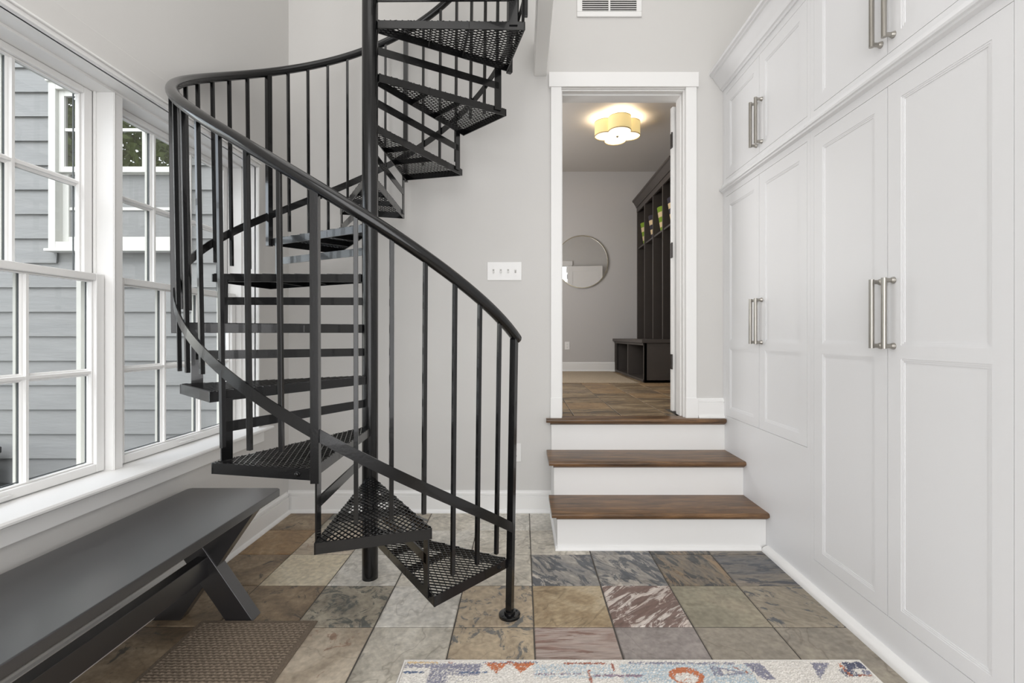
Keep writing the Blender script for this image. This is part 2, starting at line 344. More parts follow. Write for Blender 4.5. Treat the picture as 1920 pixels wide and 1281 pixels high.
for i in range(13):
    for k in range(10):
        x0 = .331 + TS * (k - 4); x1 = x0 + TS; y0 = 3.39 + TS * (i - 1); y1 = y0 + TS
        if i == 0:
            y0 = 3.192
            if x1 > .26 and x0 < 1.01: y0 = 3.0965; x0 = max(x0, .247); x1 = min(x1, 1.0)
        x1 = min(x1, HX1 - .001); x0 = max(x0, HX0 + .001); y1 = min(y1, HY1 - .001)
        if x1 - x0 < .05 or y1 - y0 < .03: continue
        tile(hfloor, x0, x1, y0, y1, ZU, hk[(i * 5 + k * 3 + (i * k) % 4) % 6], (i + k) % 3)

# ------------------------------------------------------------------ trims
BASE = [(0, 0), (.030, 0), (.030, .006), (.025, .016), (.017, .021), (.017, .103), (.011, .104), (.011, .109), (.016, .112), (.015, .122), (.007, .128), (.006, .136), (0, .136)]
def base_run(name, axis, wallpos, sgn, a0, a1, z=0, label='', hgt=1.0):
    b = MB(); b.prism([(wallpos + sgn * u, z + v * hgt) for u, v in BASE], axis, a0, a1)
    return st(b.build(name, white, smooth=18), label, 'baseboard')
base_run('baseboard_left', 'y', XL, 1, -1.7, YB - .03, label='white moulded baseboard along the window wall under the bench')
base_run('baseboard_back', 'x', YB, -1, XL, .182, label='white moulded baseboard behind the spiral staircase')
base_run('baseboard_right', 'x', YB, -1, 1.10, XC + .1, ZU, 'short white baseboard between the doorway and the cabinets', .9)
base_run('baseboard_hall', 'x', HY1, -1, HX0, 1.33, ZU, 'white baseboard under the round mirror in the far room', .98)
# shoe moulding along cabinets
b = MB(); b.prism([(1.229, 0), (1.231, .013), (1.238, .022), (1.250, .027), (1.264, .030), (1.264, 0)], 'y', -1.69, 2.475)
st(b.build('trim_1', white, smooth=40), 'white shoe moulding where the tall cabinets meet the slate floor', 'moulding')
# door casing
YF = YB - .02
b = MB()
b.box(.179, .245, YF, YB, ZU + .12, 2.661); b.box(1.023, 1.089, YF, YB, ZU + .12, 2.661)
b.box(.166, 1.101, YF - .006, YB, 2.661, 2.752)
b.box(.176, .247, YF - .005, YB, ZU, ZU + .125); b.box(1.021, 1.098, YF - .005, YB, ZU, ZU + .125)
b.box(.18, .245, 3.19, 3.21, ZU, 2.72); b.box(1.03, 1.1, 3.19, 3.21, ZU, 2.72); b.box(.17, 1.11, 3.19, 3.215, 2.66, 2.76)
st(b.build('trim_2', white, bevel=.0015), 'flat white casing with plinth blocks around the doorway', 'door frame')
b = MB()   # jambs and stops
b.box(DX0, .245, YB - .005, 3.21, ZU, 2.658); b.box(1.023, DX1, YB - .005, 3.21, ZU, 2.658); b.box(DX0, DX1, YB - .005, 3.21, 2.658, DZ1)
b.box(.245, .257, 3.09, 3.165, ZU, 2.646); b.box(1.011, 1.023, 3.09, 3.165, ZU, 2.646); b.box(.245, 1.023, 3.09, 3.165, 2.646, 2.658)
b.box(.245, .252, YB + .01, YB + .03, ZU, 2.651); b.box(1.016, 1.023, YB + .01, YB + .03, ZU, 2.651); b.box(.245, 1.023, YB + .01, YB + .03, 2.651, 2.658)
st(b.build('trim_3', white, bevel=.001), 'white stepped door jamb lining the doorway', 'door frame')
# beam
b = MB(); b.box(.074, .152, -1.7, YB, 2.738, 2.95)
st(b.build('trim_4', beamw, bevel=.004), 'white painted rough beam overhead left of the doorway', 'beam')

# door leaf swung open into the far room
door = struct('door_1', 'white panelled door swung wide open beyond the doorway', 'door', (1.003, 3.218, ZU)); door.rotation_euler = (0, 0, math.radians(6))
b = MB(); dw, dh, dt = .76, 2.045, .036
b.box(0, dw, .006, dt - .006, .01, dh)
for y0, y1 in ((0, .006), (dt - .006, dt)):
    b.box(0, .11, y0, y1, .01, dh); b.box(dw - .11, dw, y0, y1, .01, dh)
    for z0, z1 in ((.01, .22), (.95, 1.07), (dh - .12, dh)): b.box(.11, dw - .11, y0, y1, z0, z1)
b.build('leaf', white, door, bevel=.002)
for z in (.29, 1.035, 1.77):
    b = MB(); b.box(-.0025, 0, .002, .032, z, z + .1)
    b.tube([(-.006, -.004, z), (-.006, -.004, z + .1)], .006, 8); b.build('hinge', bronze, door)
b = MB(); b.lathe([(.026, 0), (.026, .004), (.01, .008), (.01, .04), (.026, .05), (.028, .062), (.02, .075)], n=16)
o = b.build('door_knob', nickel, door, smooth=40); o.location = (dw - .06, 0, .95); o.rotation_euler = (PI / 2, 0, 0)

# ------------------------------------------------------------------ windows
b = MB()      # lining, head, jamb, bead and mullion
b.box(-1.66, -1.46, WY0 - .019, WY1 + .019, WZ1, WZ1 + .019)
b.box(-1.66, -1.46, WY0 - .019, WY0, WZ0, WZ1); b.box(-1.66, -1.46, WY1, WY1 + .019, WZ0, WZ1)
b.box(-1.66, -1.534, WY0, WY1, WZ1 - .01, WZ1); b.box(-1.66, -1.534, WY0, WY0 + .01, WZ0, WZ1); b.box(-1.66, -1.534, WY1 - .01, WY1, WZ0, WZ1)
st(b.build('trim_5', white, bevel=.001), 'white stepped lining inside the window recess', 'window frame')
b = MB()
b.box(-1.469, -1.444, WY0 - .016, WY1 + .012, WZ1, WZ1 + .016); b.box(-1.469, -1.444, WY1, WY1 + .012, WZ0, WZ1); b.box(-1.469, -1.444, WY0 - .016, WY0, WZ0, WZ1)
b.box(-1.469, -1.437, WY0 - .02, WY1 + .014, WZ1 + .016, WZ1 + .024)
st(b.build('trim_6', white, bevel=.002), 'bright white bead running round the window opening', 'moulding')
b = MB()
b.box(XL, -1.452, WY0 - .09, 2.704, WZ1 + .024, 2.145); b.box(XL, -1.452, WY1 + .012, 2.704, WZ0, WZ1 + .024); b.box(XL, -1.452, WY0 - .09, WY0 - .016, WZ0, WZ1 + .024)
st(b.build('trim_7', wallp, bevel=.002), 'flat casing painted like the wall above and beside the windows', 'window casing')
b = MB(); b.box(-1.66, -1.534, 1.807, 1.851, WZ0, WZ1 - .01); b.box(-1.534, -1.530, 1.8085, 1.8125, WZ0, WZ1 - .01)
st(b.build('trim_8', white, bevel=.0015), 'white mullion post between the two windows', 'window frame')
b = MB(); b.prism([(-1.66, .582), (-1.408, .582), (-1.401, .587), (-1.400, .594), (-1.404, .600), (-1.412, .602), (-1.66, .602)], 'y', WY0 - .14, 2.722)
st(b.build('trim_9', white, smooth=40), 'long white window sill above the bench', 'window sill')
b = MB(); b.box(XL, -1.450, WY0 - .11, 2.71, .514, .582)
st(b.build('trim_10', white, bevel=.003), 'flat white apron board below the window sill', 'moulding')
def sash(win, y0, y1, z0, z1, xf, bot, top, nm, xd=.035, stile=.034):
    xb = xf - xd
    b = MB(); b.box(xb, xf, y0, y0 + stile, z0, z1); b.box(xb, xf, y1 - stile, y1, z0, z1)
    b.box(xb, xf, y0 + stile, y1 - stile, z0, z0 + bot); b.box(xb, xf, y0 + stile, y1 - stile, z1 - top, z1)
    # glazing bead, stepped back
    g0, g1, h0, h1 = y0 + stile, y1 - stile, z0 + bot, z1 - top
    b.box(xb + .008, xf - .012, g0, g0 + .007, h0, h1); b.box(xb + .008, xf - .012, g1 - .007, g1, h0, h1)
    b.box(xb + .008, xf - .012, g0, g1, h0, h0 + .006); b.box(xb + .008, xf - .012, g0, g1, h1 - .006, h1)
    s = b.build(nm, white, win, bevel=.003)
    xg = xf - .024; n = 3
    yc = [g0 + (g1 - g0) * k / n for k in range(n + 1)]; zc = [h0, (h0 + h1) / 2, h1]
    T = [(-.0135, -.004), (-.0095, .000), (-.006, .0015), (-.0045, .010), (.0045, .010), (.006, .0015), (.0095, 0), (.0135, -.004)]
    for k in (1, 2):
        b = MB(); b.prism([(xg + v, yc[k] + u) for u, v in T], 'z', h0, h1); b.build('muntin', white, s)
    b = MB(); b.prism([(xg + v, zc[1] + u) for u, v in T], 'y', g0, g1); b.build('muntin', white, s)
    for k in range(3):
        for j in range(2):
            b = MB(); b.box(xg - .006, xg - .004, yc[k] + .0008, yc[k + 1] - .0008, zc[j] + .0008, zc[j + 1] - .0008); b.build('pane', glass, s)
    # exterior grille
    b = MB()
    for k in (1, 2): b.box(xg - .028, xg - .019, yc[k] - .009, yc[k] + .009, h0, h1)
    b.box(xg - .028, xg - .019, g0, g1, zc[1] - .0085, zc[1] + .0085); b.build('outer_grille', extw, s)
    b = MB()
    for k in (1, 2): b.box(xg - .0185, xg - .0065, yc[k] - .006, yc[k] + .006, h0, h1)
    b.box(xg - .0185, xg - .0065, g0, g1, zc[1] - .0055, zc[1] + .0055)
    b.box(xg - .0105, xg - .0065, g0 + .007, g0 + .010, h0 + .006, h1 - .006); b.box(xg - .0105, xg - .0065, g1 - .010, g1 - .007, h0 + .006, h1 - .006)
    b.box(xg - .0105, xg - .0065, g0 + .01, g1 - .01, h0 + .006, h0 + .009); b.build('spacer_bar', spacer, s)
    b = MB()
    for k in (1, 2): b.box(xg - .0038, xg + .0106, yc[k] - .0062, yc[k] + .0062, zc[1] - .0062, zc[1] + .0062)
    b.build('muntin_joint', white, s)
    return s
def window(name, y0, y1, lab):
    w_ = struct(name, lab, 'window')
    b = MB()
    for a, c in ((y0, y0 + .006), (y1 - .006, y1)):
        b.box(-1.6045, -1.5955, a, c, WZ0, WZ1 - .01)
    oc = MB()
    for a, c in ((y0, y0 + .014), (y1 - .014, y1)):
        oc.box(-1.659, -1.642, a, c, WZ0 - .0, WZ1 - .01)
    oc.box(-1.659, -1.642, y0, y1, WZ1 - .03, WZ1 - .01); oc.box(-1.70, -1.62, y0, y1, WZ0 - .03, WZ0 + .003); oc.build('outer_casing', extw, w_)
    b.build('frame', white, w_, bevel=.001)
    sash(w_, y0 + .007, y1 - .007, WZ0 + .004, 1.335, -1.56, .031, .026, 'lower_sash')
    sash(w_, y0 + .007, y1 - .007, 1.309, WZ1 - .011, -1.605, .026, .024, 'upper_sash')
    yc = (y0 + y1) / 2
    b = MB(); b.tube([(-1.56, yc - .045, .622), (-1.552, yc - .04, .622), (-1.548, yc, .622), (-1.552, yc + .04, .622), (-1.56, yc + .045, .622)], .0035, 8)
    b.lathe([(.006, 0), (.006, .002)], (-1.559, yc - .05, .620), 10); b.lathe([(.006, 0), (.006, .002)], (-1.559, yc + .05, .620), 10)
    b.build('sash_lift', plast, w_, smooth=40)
    return w_
window('window_1', 1.027, 1.807, 'nearer white double-hung window over the near end of the bench')
window('window_2', 1.851, 2.631, 'farther white double-hung window behind the spiral balusters')

# ------------------------------------------------------------------ outside
YS = 3.5
b = MB(); b.box(-7.5, -1.662, YS, YS + .1, -.05, 5.2)
ws = st(b.build('wall_outside', siding), 'grey lap-sided house wall seen through the windows', 'wall')
WX0, WX1, EZ0, EZ1 = -3.375, -2.40, 1.727, 2.915
def board(x0, x1, z):
    b = MB(); b.prism([(YS - .022, z), (YS - .020, z - .0), (YS - .004, z + .186), (YS + .0, z + .186), (YS + .0, z)], 'x', x0, x1)
    return b.build('siding_board', siding, ws)
z = 1.107 - .0035 - 7 * .1765 + .1765 * 1
for i in range(-1, 22):
    zz = 1.1025 + (i - 6) * .1765
    if zz > EZ0 - .19 and zz < EZ1 + .02: board(-7.5, WX0 + .01, zz); board(WX1 - .01, -1.67, zz)
    else: board(-7.5, -1.67, zz)
b = MB(); b.box(-4.3, -1.665, -2, 3.5, -.2, -.06); st(b.build('ground', deckm), 'blue grey deck outside the windows', 'deck')
w3 = struct('window_3', 'white framed window in the grey siding outside', 'window')
b = MB()
def ring(b, x0, x1, z0, z1, t, ya, yb):
    b.box(x0, x0 + t, ya, yb, z0, z1); b.box(x1 - t, x1, ya, yb, z0, z1); b.box(x0 + t, x1 - t, ya, yb, z0, z0 + t); b.box(x0 + t, x1 - t, ya, yb, z1 - t, z1)
ring(b, WX0, WX1, EZ0, EZ1, .05, YS - .07, YS + .05); b.box(WX0 - .01, WX1 + .01, YS - .085, YS, EZ1, EZ1 + .015); b.box(WX0 - .015, WX1 + .015, YS - .09, YS, EZ0 - .02, EZ0)
b.build('frame', extw, w3, bevel=.003)
zm = 2.31
b = MB(); ring(b, WX0 + .05, WX1 - .05, zm - .03, EZ1 - .05, .04, YS - .045, YS - .02)
b.box(WX0 + .3, WX0 + .322, YS - .04, YS - .03, zm, EZ1 - .09); b.box(WX1 - .33, WX1 - .308, YS - .04, YS - .03, zm, EZ1 - .09); b.box(WX0 + .09, WX1 - .09, YS - .04, YS - .03, 2.575, 2.597); b.build('upper_sash', extw, w3, bevel=.002)
b = MB(); ring(b, WX0 + .05, WX1 - .05, EZ0 + .05, zm + .01, .045, YS - .015, YS + .01)
b.box(WX0 + .095, WX1 - .095, YS - .01, YS, 2.015, 2.037); b.build('lower_sash', extw, w3, bevel=.002)
b = MB(); b.box(WX0 + .08, WX1 - .08, YS - .03, YS - .027, zm, EZ1 - .08); b.build('pane', glassx, w3)
b = MB(); b.box(WX0 + .09, WX1 - .09, YS + .002, YS + .005, EZ0 + .09, zm - .02); b.build('pane', glassx, w3)
t = thing('planter', 'small black box standing on the deck outside the window', 'planter', (-3.86, 3.22, -.06))
b = MB(); b.prism([(-.17, -.17), (.17, -.17), (.17, .17), (-.17, .17)], 'z', 0, .34); b.box(-.185, .185, -.185, .185, .34, .385); b.build('tub', planterm, t, bevel=.006)
b = MB(); b.box(-.155, .155, -.155, .155, .36, .392); b.build('soil', bark, t)
# paving added for bounce light; neighbouring house and trees that the outside window mirrors
b = MB(); b.box(-40, -1.7, -40, 3.4, -.5, -.21); st(b.build('bounce_paving', mat('bounce_pale', (196, 194, 188), .8, bump=.3, bscale=30)), 'unseen pale paving added to bounce light up into the windows', 'bounce_paving')
nh = thing('house', 'pale house with grey shingled hip roof mirrored in the outside window', 'house', (-8.2, -8.4, -.2))
b = MB(); b.box(-3.0, 3.0, -2.4, 2.4, 0, 4.6); b.build('walls', brickw, nh)
b = MB(); e = [(-3.4, -2.8), (3.4, -2.8), (3.4, 2.8), (-3.4, 2.8)]
b.add([(x, y, 4.6) for x, y in e] + [(-.6, 0, 7.2), (.6, 0, 7.2)], [(0, 1, 5, 4), (1, 2, 5), (2, 3, 4, 5), (3, 0, 4), (3, 2, 1, 0)])
b.build('roof', asphalt, nh)
b = MB(); b.box(-3.45, 3.45, -2.85, 2.85, 4.48, 4.6); b.build('eaves', white, nh)
for i, x in enumerate((-1.6, 1.2)):
    b = MB(); b.box(x - .5, x + .5, 2.4, 2.46, 1.2, 3.2); ww = b.build('window', white, nh)
    b = MB(); b.box(x - .42, x + .42, 2.46, 2.48, 1.28, 3.12); b.build('pane', darkslot, ww)
def tree(x, y, h, r, seed, label):
    t = thing('tree', label, 'tree', (x, y, -.2), group='garden trees'); rr = random.Random(seed)
    b = MB(); b.tube([(0, 0, 0), (.1, .05, h * .3), (0, .1, h * .6), (.1, 0, h * .85)], [.22, .17, .11, .04], 8)
    for k in range(6):
        a = k * 1.05; b.tube([(0, .05, h * (.35 + .06 * k)), (math.cos(a) * r * .6, math.sin(a) * r * .6, h * (.5 + .06 * k))], [.08, .03], 6)
    b.build('trunk', bark, t, smooth=50)
    b = MB()
    cl = [(Vector((rr.uniform(-1, 1), rr.uniform(-1, 1), rr.uniform(-1, 1))) * r * .7 + Vector((0, 0, h * .68))) for _ in range(22)]
    for i in range(4200):
        c = cl[i % 22] + Vector((rr.gauss(0, 1), rr.gauss(0, 1), rr.gauss(0, .8))) * r * .22
        u = Vector((rr.gauss(0, 1), rr.gauss(0, 1), rr.gauss(0, 1))).normalized(); v = u.orthogonal().normalized(); s_ = rr.uniform(.12, .28)
        b.add([c - u * s_, c + v * s_ * .5, c + u * s_, c - v * s_ * .5], [(0, 1, 2, 3)])
    o = b.build('foliage', leafm, t); o['kind'] = 'stuff'
tree(-17.6, -12.8, 14, 3.0, 1, 'tall leafy tree mirrored outside, just beyond the hip roof')
tree(-24.5, -14, 14, 3.1, 2, 'tall leafy tree mirrored outside, farthest left on the lawn')
tree(-13.6, -22.5, 16, 3.0, 3, 'tall leafy tree mirrored outside, directly behind the pale house')
tree(-21.4, -21.3, 16, 3.1, 4, 'tall leafy tree mirrored outside, at the back of the lawn')

# ------------------------------------------------------------------ spiral staircase
cx, cy = -.6956, 2.2027
A0, AL, SP, Z1, RI, SK, RT = -25.83, 30.44, 29.76, .2322, .2311, .037, .709
D = math.radians
sp = thing('spiral_staircase', 'black steel spiral staircase with open mesh treads round a centre pole', 'staircase', (cx, cy, 0))
b = MB(); b.tube([(0, 0, 0), (0, 0, ZC - .002)], .0355, 28); b.build('centre_pole', black, sp, smooth=40)
# tread meshes (local: leading edge along +x, trailing edge at -SP)
A = Vector((RT, 0, 0)); B_ = Vector((RT * math.cos(D(SP)), -RT * math.sin(D(SP)), 0))
md = Vector((math.cos(D(SP / 2)), -math.sin(D(SP / 2)), 0)); pd = Vector((-md.y, md.x, 0))
C1 = md * .034 + pd * .021; C2 = md * .034 - pd * .021
UP = Vector((0, 0, 1)); up0 = Vector((0, 0, -SK / 2 - .001))
fr = MB()
def flat(b, p, q, z0, z1, th=.005, inset=0):
    d = (q - p).normalized(); n = Vector((-d.y, d.x, 0)); m_ = Vector((0, 0, (z0 + z1) / 2))
    b.obox(p + m_ + n * inset, q + m_ + n * inset, n, UP, th / 2, (z1 - z0) / 2)
ctr = (A + B_ + C1 + C2) / 4
def inw(p, q, t):
    d = (q - p).normalized(); n = Vector((-d.y, d.x, 0)); return t if n.dot(ctr - p) > 0 else -t
for p, q in ((A, B_), (C1, A), (C2, B_), (C1, C2)): flat(fr, p, q, -SK, -.0015, .005, inw(p, q, .0025))
for s_ in (.36, .62):
    p, q = C1.lerp(A, s_), C2.lerp(B_, s_); flat(fr, p, q, -.034, -.006, .004)
frame_me = fr.mesh('tread', black)
gr = MB()
poly = [A * .996, B_ * .996, C2, C1]
def clip(p, d):
    t0, t1 = -9, 9; n = len(poly)
    for i in range(n):
        a, c = poly[i], poly[(i + 1) % n]; e = c - a; nn = Vector((-e.y, e.x, 0))
        if nn.dot(ctr - a) < 0: nn = -nn
        den = nn.dot(d); num = nn.dot(p - a)
        if abs(den) < 1e-9:
            if num < 0: return None
            continue
        t = -num / den
        if den > 0: t0 = max(t0, t)
        else: t1 = min(t1, t)
    return (p + d * t0, p + d * t1) if t1 - t0 > .004 else None
LW, SW = .038, .0205
for sg in (1, -1):
    d = (md * LW + pd * SW * sg).normalized(); nn = Vector((-d.y, d.x, 0)); step = LW * SW / math.hypot(LW, SW)
    for i in range(-70, 110):
        c = clip(nn * (i * step) , d)
        if c:
            zc_ = Vector((0, 0, -.0008 if sg > 0 else -.0022)); gr.obox(c[0] + zc_, c[1] + zc_, nn, UP, .0014, .0019)
grate_me = gr.mesh('grating', black)
rs = MB()      # riser: upright flat and mid bar
ra = D(-SP - .5); rd = Vector((math.cos(ra), math.sin(ra), 0)); rn = Vector((-rd.y, rd.x, 0))
rs.obox(rd * .655 + UP * -.02, rd * .655 + UP * (RI - SK + .01), rd, rn, .019, .003)
rs.obox(rd * .034 + UP * .107, rd * .66 + UP * .107, rn, UP, .003, .0175)
riser_me = rs.mesh('riser_bar', black)
bl = MB(); bl.lathe([(.0095, 0), (.0095, .002), (.0065, .0025), (.0065, .008), (.004, .009)], n=6); bolt_me = bl.mesh('bolt', nickel if 0 else black)
NT = 13
wide = {1: -24.8, 3: -85.2, 5: -146.6, 7: -208.0, 9: -269.0, 11: -330.2, 13: -391}
for k in range(1, NT + 1):
    lead = A0 - (k - 1) * AL; z = Z1 + (k - 1) * RI
    t = obj('tread', frame_me, sp, (0, 0, z), D(lead)); obj('grating', grate_me, t)
    if k < NT: obj('riser_bar', riser_me, t)
    if k in wide:
        e = (B_ - A).normalized(); n = Vector((e.y, -e.x, 0)); n = n if n.dot(A) > 0 else -n
        p = A + e * .047 + Vector((0, 0, -.019))
        o = obj('bolt', bolt_me, t, p); o.rotation_euler = n.to_track_quat('Z', 'Y').to_euler()
hz = lambda th: 1.109 + .00759 * (-25 - th)          # handrail centre height
def pol(R, th, z): return Vector((R * math.cos(D(th)), R * math.sin(D(th)), z))
def bar(th, zb, Rb, Rt, hw, name):
    b = MB(); rd = pol(1, th, 0); tn = Vector((-rd.y, rd.x, 0))
    b.obox(pol(Rb, th, zb), pol(Rt, th, hz(th) - .012), tn, rd, hw, hw); return b.build(name, black, sp, bevel=.001)
thend = -391
for k, th in wide.items():
    if k == 1:
        bar(th, .006, .711, .731, .0127, 'newel_post')
        b = MB(); b.lathe([(.0425, 0), (.0425, .009), (.039, .011), (.022, .011), (.021, .022), (.014, .023)], pol(.711, th, 0), 28)
        for q in range(4):
            a = q * PI / 2 + .6; b.lathe([(.004, .011), (.004, .0135)], pol(.711, th, 0) + Vector((math.cos(a), math.sin(a), 0)) * .033, 6)
        b.build('floor_flange', black, sp, smooth=40)
    else:
        bar(th, Z1 + (k - 1) * RI - SK - .003, .7225, .731, .0127, 'support_post')
    if k < NT:
        nx = wide[k + 2]; dl = (nx - th) / 7
        for i in range(1, 7):
            kk = k if i <= 3 else k + 1
            bar(th + dl * i * .985, Z1 + (kk - 1) * RI + .055, .7155, .7305, .0068, 'baluster')
# handrail
path = []; rad = []
th = -23.2
pts = [th - i * 3 for i in range(int((th - thend) / 3) + 2)]
p0 = pol(.733, pts[0], hz(pts[0])); dr = (p0 - pol(.733, pts[1], hz(pts[1]))).normalized()
for s_, r_ in ((.0145, .004), (.012, .012), (.007, .0175)): path.append(p0 + dr * s_); rad.append(r_)
for q in pts: path.append(pol(.733, q, hz(q))); rad.append(.0205)
b = MB(); b.tube(path, rad, 20); b.build('handrail', black, sp, smooth=40)
# lower strap, a flat bar bent round outside the balusters
b = MB(); sv = []; sf = []
ss = [-24.2 - i * 3 for i in range(int((-24.2 - thend) / 3) + 1)]
for q in ss:
    zc_ = .350 + .00759 * (-25 - q)
    for R_, dz in ((.7245, -.0205), (.7295, -.0205), (.7295, .0205), (.7245, .0205)): sv.append(pol(R_, q, zc_ + dz))
for i in range(len(ss) - 1):
    for j in range(4): sf.append((i * 4 + j, i * 4 + (j + 1) % 4, i * 4 + 4 + (j + 1) % 4, i * 4 + 4 + j))
sf += [(0, 1, 2, 3), tuple(len(sv) - 4 + j for j in (3, 2, 1, 0))]
b.add(sv, sf); b.build('lower_strap', black, sp, smooth=35)

# ------------------------------------------------------------------ entry steps
stp = thing('entry_steps', 'three oak treads on white risers climbing to the doorway', 'steps', (.7, 2.75, 0))
off = Vector((-.7, -2.75, 0))
RY = [2.495, 2.752, 3.005]; SR = ZU / 3
def nose(b, y, z, x0, x1, depth):
    pr = [(y + depth, z), (y + depth, z - .024), (y + .004, z - .024), (y - .003, z - .021), (y - .006, z - .013), (y - .004, z - .005), (y + .001, z - .001), (y + .006, z)]
    b.prism([(u - 2.75, v) for u, v in pr], 'x', x0 - .7, x1 - .7)
    cv = [(y + .028, z - .024), (y + .008, z - .024), (y + .010, z - .030), (y + .020, z - .034), (y + .028, z - .040)]
    b.prism([(u - 2.75, v) for u, v in cv], 'x', x0 + .025 - .7, x1 - .7)
for i in range(3):
    y = RY[i]; zt = SR * (i + 1); z0 = SR * i
    b = MB(); b.box(.182 - .7, XC - .7006, y - 2.75, y + .02 - 2.75, z0, zt - .024); b.build('riser', white, stp)
    ny = y - .033
    dep = (RY[i + 1] if i < 2 else 3.092) - ny
    x0 = .151; x1 = XC - .0006
    b = MB()
    if i < 2: nose(b, ny, zt, x0, x1, dep)
    else:
        nose(b, ny, zt, .148, XC - .004, 3.009 - ny); b.box(.247 - .7, 1.021 - .7, 3.009 - 2.75, 3.094 - 2.75, zt - .024, zt)
    # side return nosing
    b.prism([(x0 + .012 - .7, zt), (x0 + .003 - .7, zt - .003), (x0 - .7, zt - .012), (x0 + .003 - .7, zt - .021), (x0 + .012 - .7, zt - .024)], 'y', ny + .002 - 2.75, min(3.008, ny + dep) - 2.75)
    b.build('tread', oak, stp, smooth=35)
b = MB()
for i in range(3): b.box(.1815 - .7, .2 - .7, RY[i] + .0005 - 2.75, (RY[i + 1] if i < 2 else 3.029) + .0005 - 2.75 - (.0 if i < 2 else .001), 0, SR * (i + 1) - .025)
b.build('side_skirt', white, stp)
sh = [(0, 0), (-.017, 0), (-.016, .008), (-.010, .016), (0, .019)]
b = MB(); b.prism([(RY[0] + u - 2.75, v) for u, v in sh], 'x', .172 - .7, 1.232 - .7); b.build('shoe_moulding', white, stp, smooth=40)
b = MB(); b.prism([(.182 + u * .7 - .7, v) for u, v in sh], 'y', RY[0] - .016 - 2.75, 2.998 - 2.75); b.build('shoe_moulding', white, stp, smooth=40)

# ------------------------------------------------------------------ cabinets
def handle(parent, y, z0, z1):
    b = MB(); X = XC; xo = X - .034
    b.tube([(xo, y, z0), (xo, y, z1)], .0085, 16)
    for z in (z0 + .0085, z1 - .0085):
        b.tube([(xo, y, z), (X - .012, y, z)], .0075, 12)
        b.tube([(X - .012, y, z), (X - .004, y, z), (X - .0005, y, z)], [.008, .0110, .0115], 14)
    return b.build('handle', nickel, parent, smooth=40)
def cab_door(parent, ya, yb, z0, z1, splits, hy, hz0, hz1):
    """flush inset door; panels recessed with a stepped bead"""
    g = .0018; ya, yb, z0, z1 = ya + g, yb - g, z0 + g, z1 - g; st_ = .058; X = XC
    b = MB(); b.box(X, X + .02, ya, ya + st_, z0, z1); b.box(X, X + .02, yb - st_, yb, z0, z1)
    b.box(X, X + .02, ya + st_, yb - st_, z0, z0 + .05); b.box(X, X + .02, ya + st_, yb - st_, z1 - .062, z1)
    lev = [z0 + .05] + [q for s_ in splits for q in s_] + [z1 - .062]
    for s_ in splits: b.box(X, X + .02, ya + st_, yb - st_, s_[0], s_[1])
    for j in range(0, len(lev), 2):
        p0, p1 = lev[j], lev[j + 1]; a, c = ya + st_, yb - st_
        for t_, xo in ((.006, .0012), (.012, .0024)):
            i_ = t_ - .006; q0, q1, r0, r1 = a + i_, c - i_, p0 + i_, p1 - i_
            b.box(X + xo, X + .019, q0, q0 + .006, r0, r1); b.box(X + xo, X + .019, q1 - .006, q1, r0, r1)
            b.box(X + xo, X + .019, q0 + .006, q1 - .006, r0, r0 + .006); b.box(X + xo, X + .019, q0 + .006, q1 - .006, r1 - .006, r1)
        b.box(X + .0042, X + .018, a + .012, c - .012, p0 + .012, p1 - .012)
    d = b.build('door', cabw, parent); handle(d, hy, hz0, hz1); return d
CR = [(0, 2.640), (-.008, 2.640), (-.012, 2.650), (-.020, 2.654), (-.024, 2.664), (-.034, 2.676), (-.050, 2.696), (-.062, 2.716), (-.066, 2.724), (-.076, 2.728), (-.078, 2.738), (-.088, 2.742), (-.088, 2.760), (0, 2.760)]
MD = [(0, 2.056), (-.006, 2.054), (-.009, 2.044), (-.014, 2.034), (-.024, 2.030), (-.027, 2.024), (-.025, 2.016), (-.018, 2.013), (-.016, 2.006), (-.006, 2.002), (0, 2.0)]
def cabinet(label, ya, yg, yb, e0, e1, lz0):
    """ya<yg<yb door edges; e0,e1 unit ends"""
    t = thing('tall_cabinet', label, 'cabinet', (XC, (e0 + e1) / 2, 0)); o_ = Vector((-XC, -(e0 + e1) / 2, 0))
    b = MB(); X = XC; LT, U0, U1 = 1.968, 2.078, 2.603
    # carcass behind doors and face frame
    b.box(X + .021, 1.899, e0, e1, .0, 2.755)
    b.box(X, X + .021, e0, ya, 0, 2.755); b.box(X, X + .021, yb, e1, 0, 2.755)
    b.box(X, X + .021, ya, yb, 0, lz0); b.box(X, X + .021, ya, yb, LT, U0); b.box(X, X + .021, ya, yb, U1, 2.755)
    c_ = b.build('carcass', cabw, t); c_.location = o_
    for lo, hi in ((ya, yg), (yg, yb)):
        hy = yg - .029 if hi == yg else yg + .029
        d = cab_door(t, lo, hi, lz0, LT, [(1.030, 1.074)], hy, 1.063, 1.304); d.location = o_
        d = cab_door(t, lo, hi, U0, U1, [], hy, 2.121, 2.362); d.location = o_
    b = MB(); b.prism([(XC + u, v) for u, v in MD], 'y', e0, e1); m_ = b.build('belt_moulding', cabw, t, smooth=40); m_.location = o_
    b = MB(); b.prism([(XC + u, v) for u, v in CR], 'y', e0, e1); m_ = b.build('crown_moulding', cabw, t, smooth=40); m_.location = o_
cabinet('tall white panelled cabinet beside the oak steps, its lower doors ending above them', 2.134, 2.567, 2.99, 2.1105, 3.028, .611)
cabinet('tall white panelled cabinet with long lower doors reaching nearly to the slate floor', 1.236, 1.666, 2.087, 1.2125, 2.1095, .138)
cabinet('tall white cabinet at the right edge of view, only its door edge showing', .335, .765, 1.195, .3, 1.2115, .138)

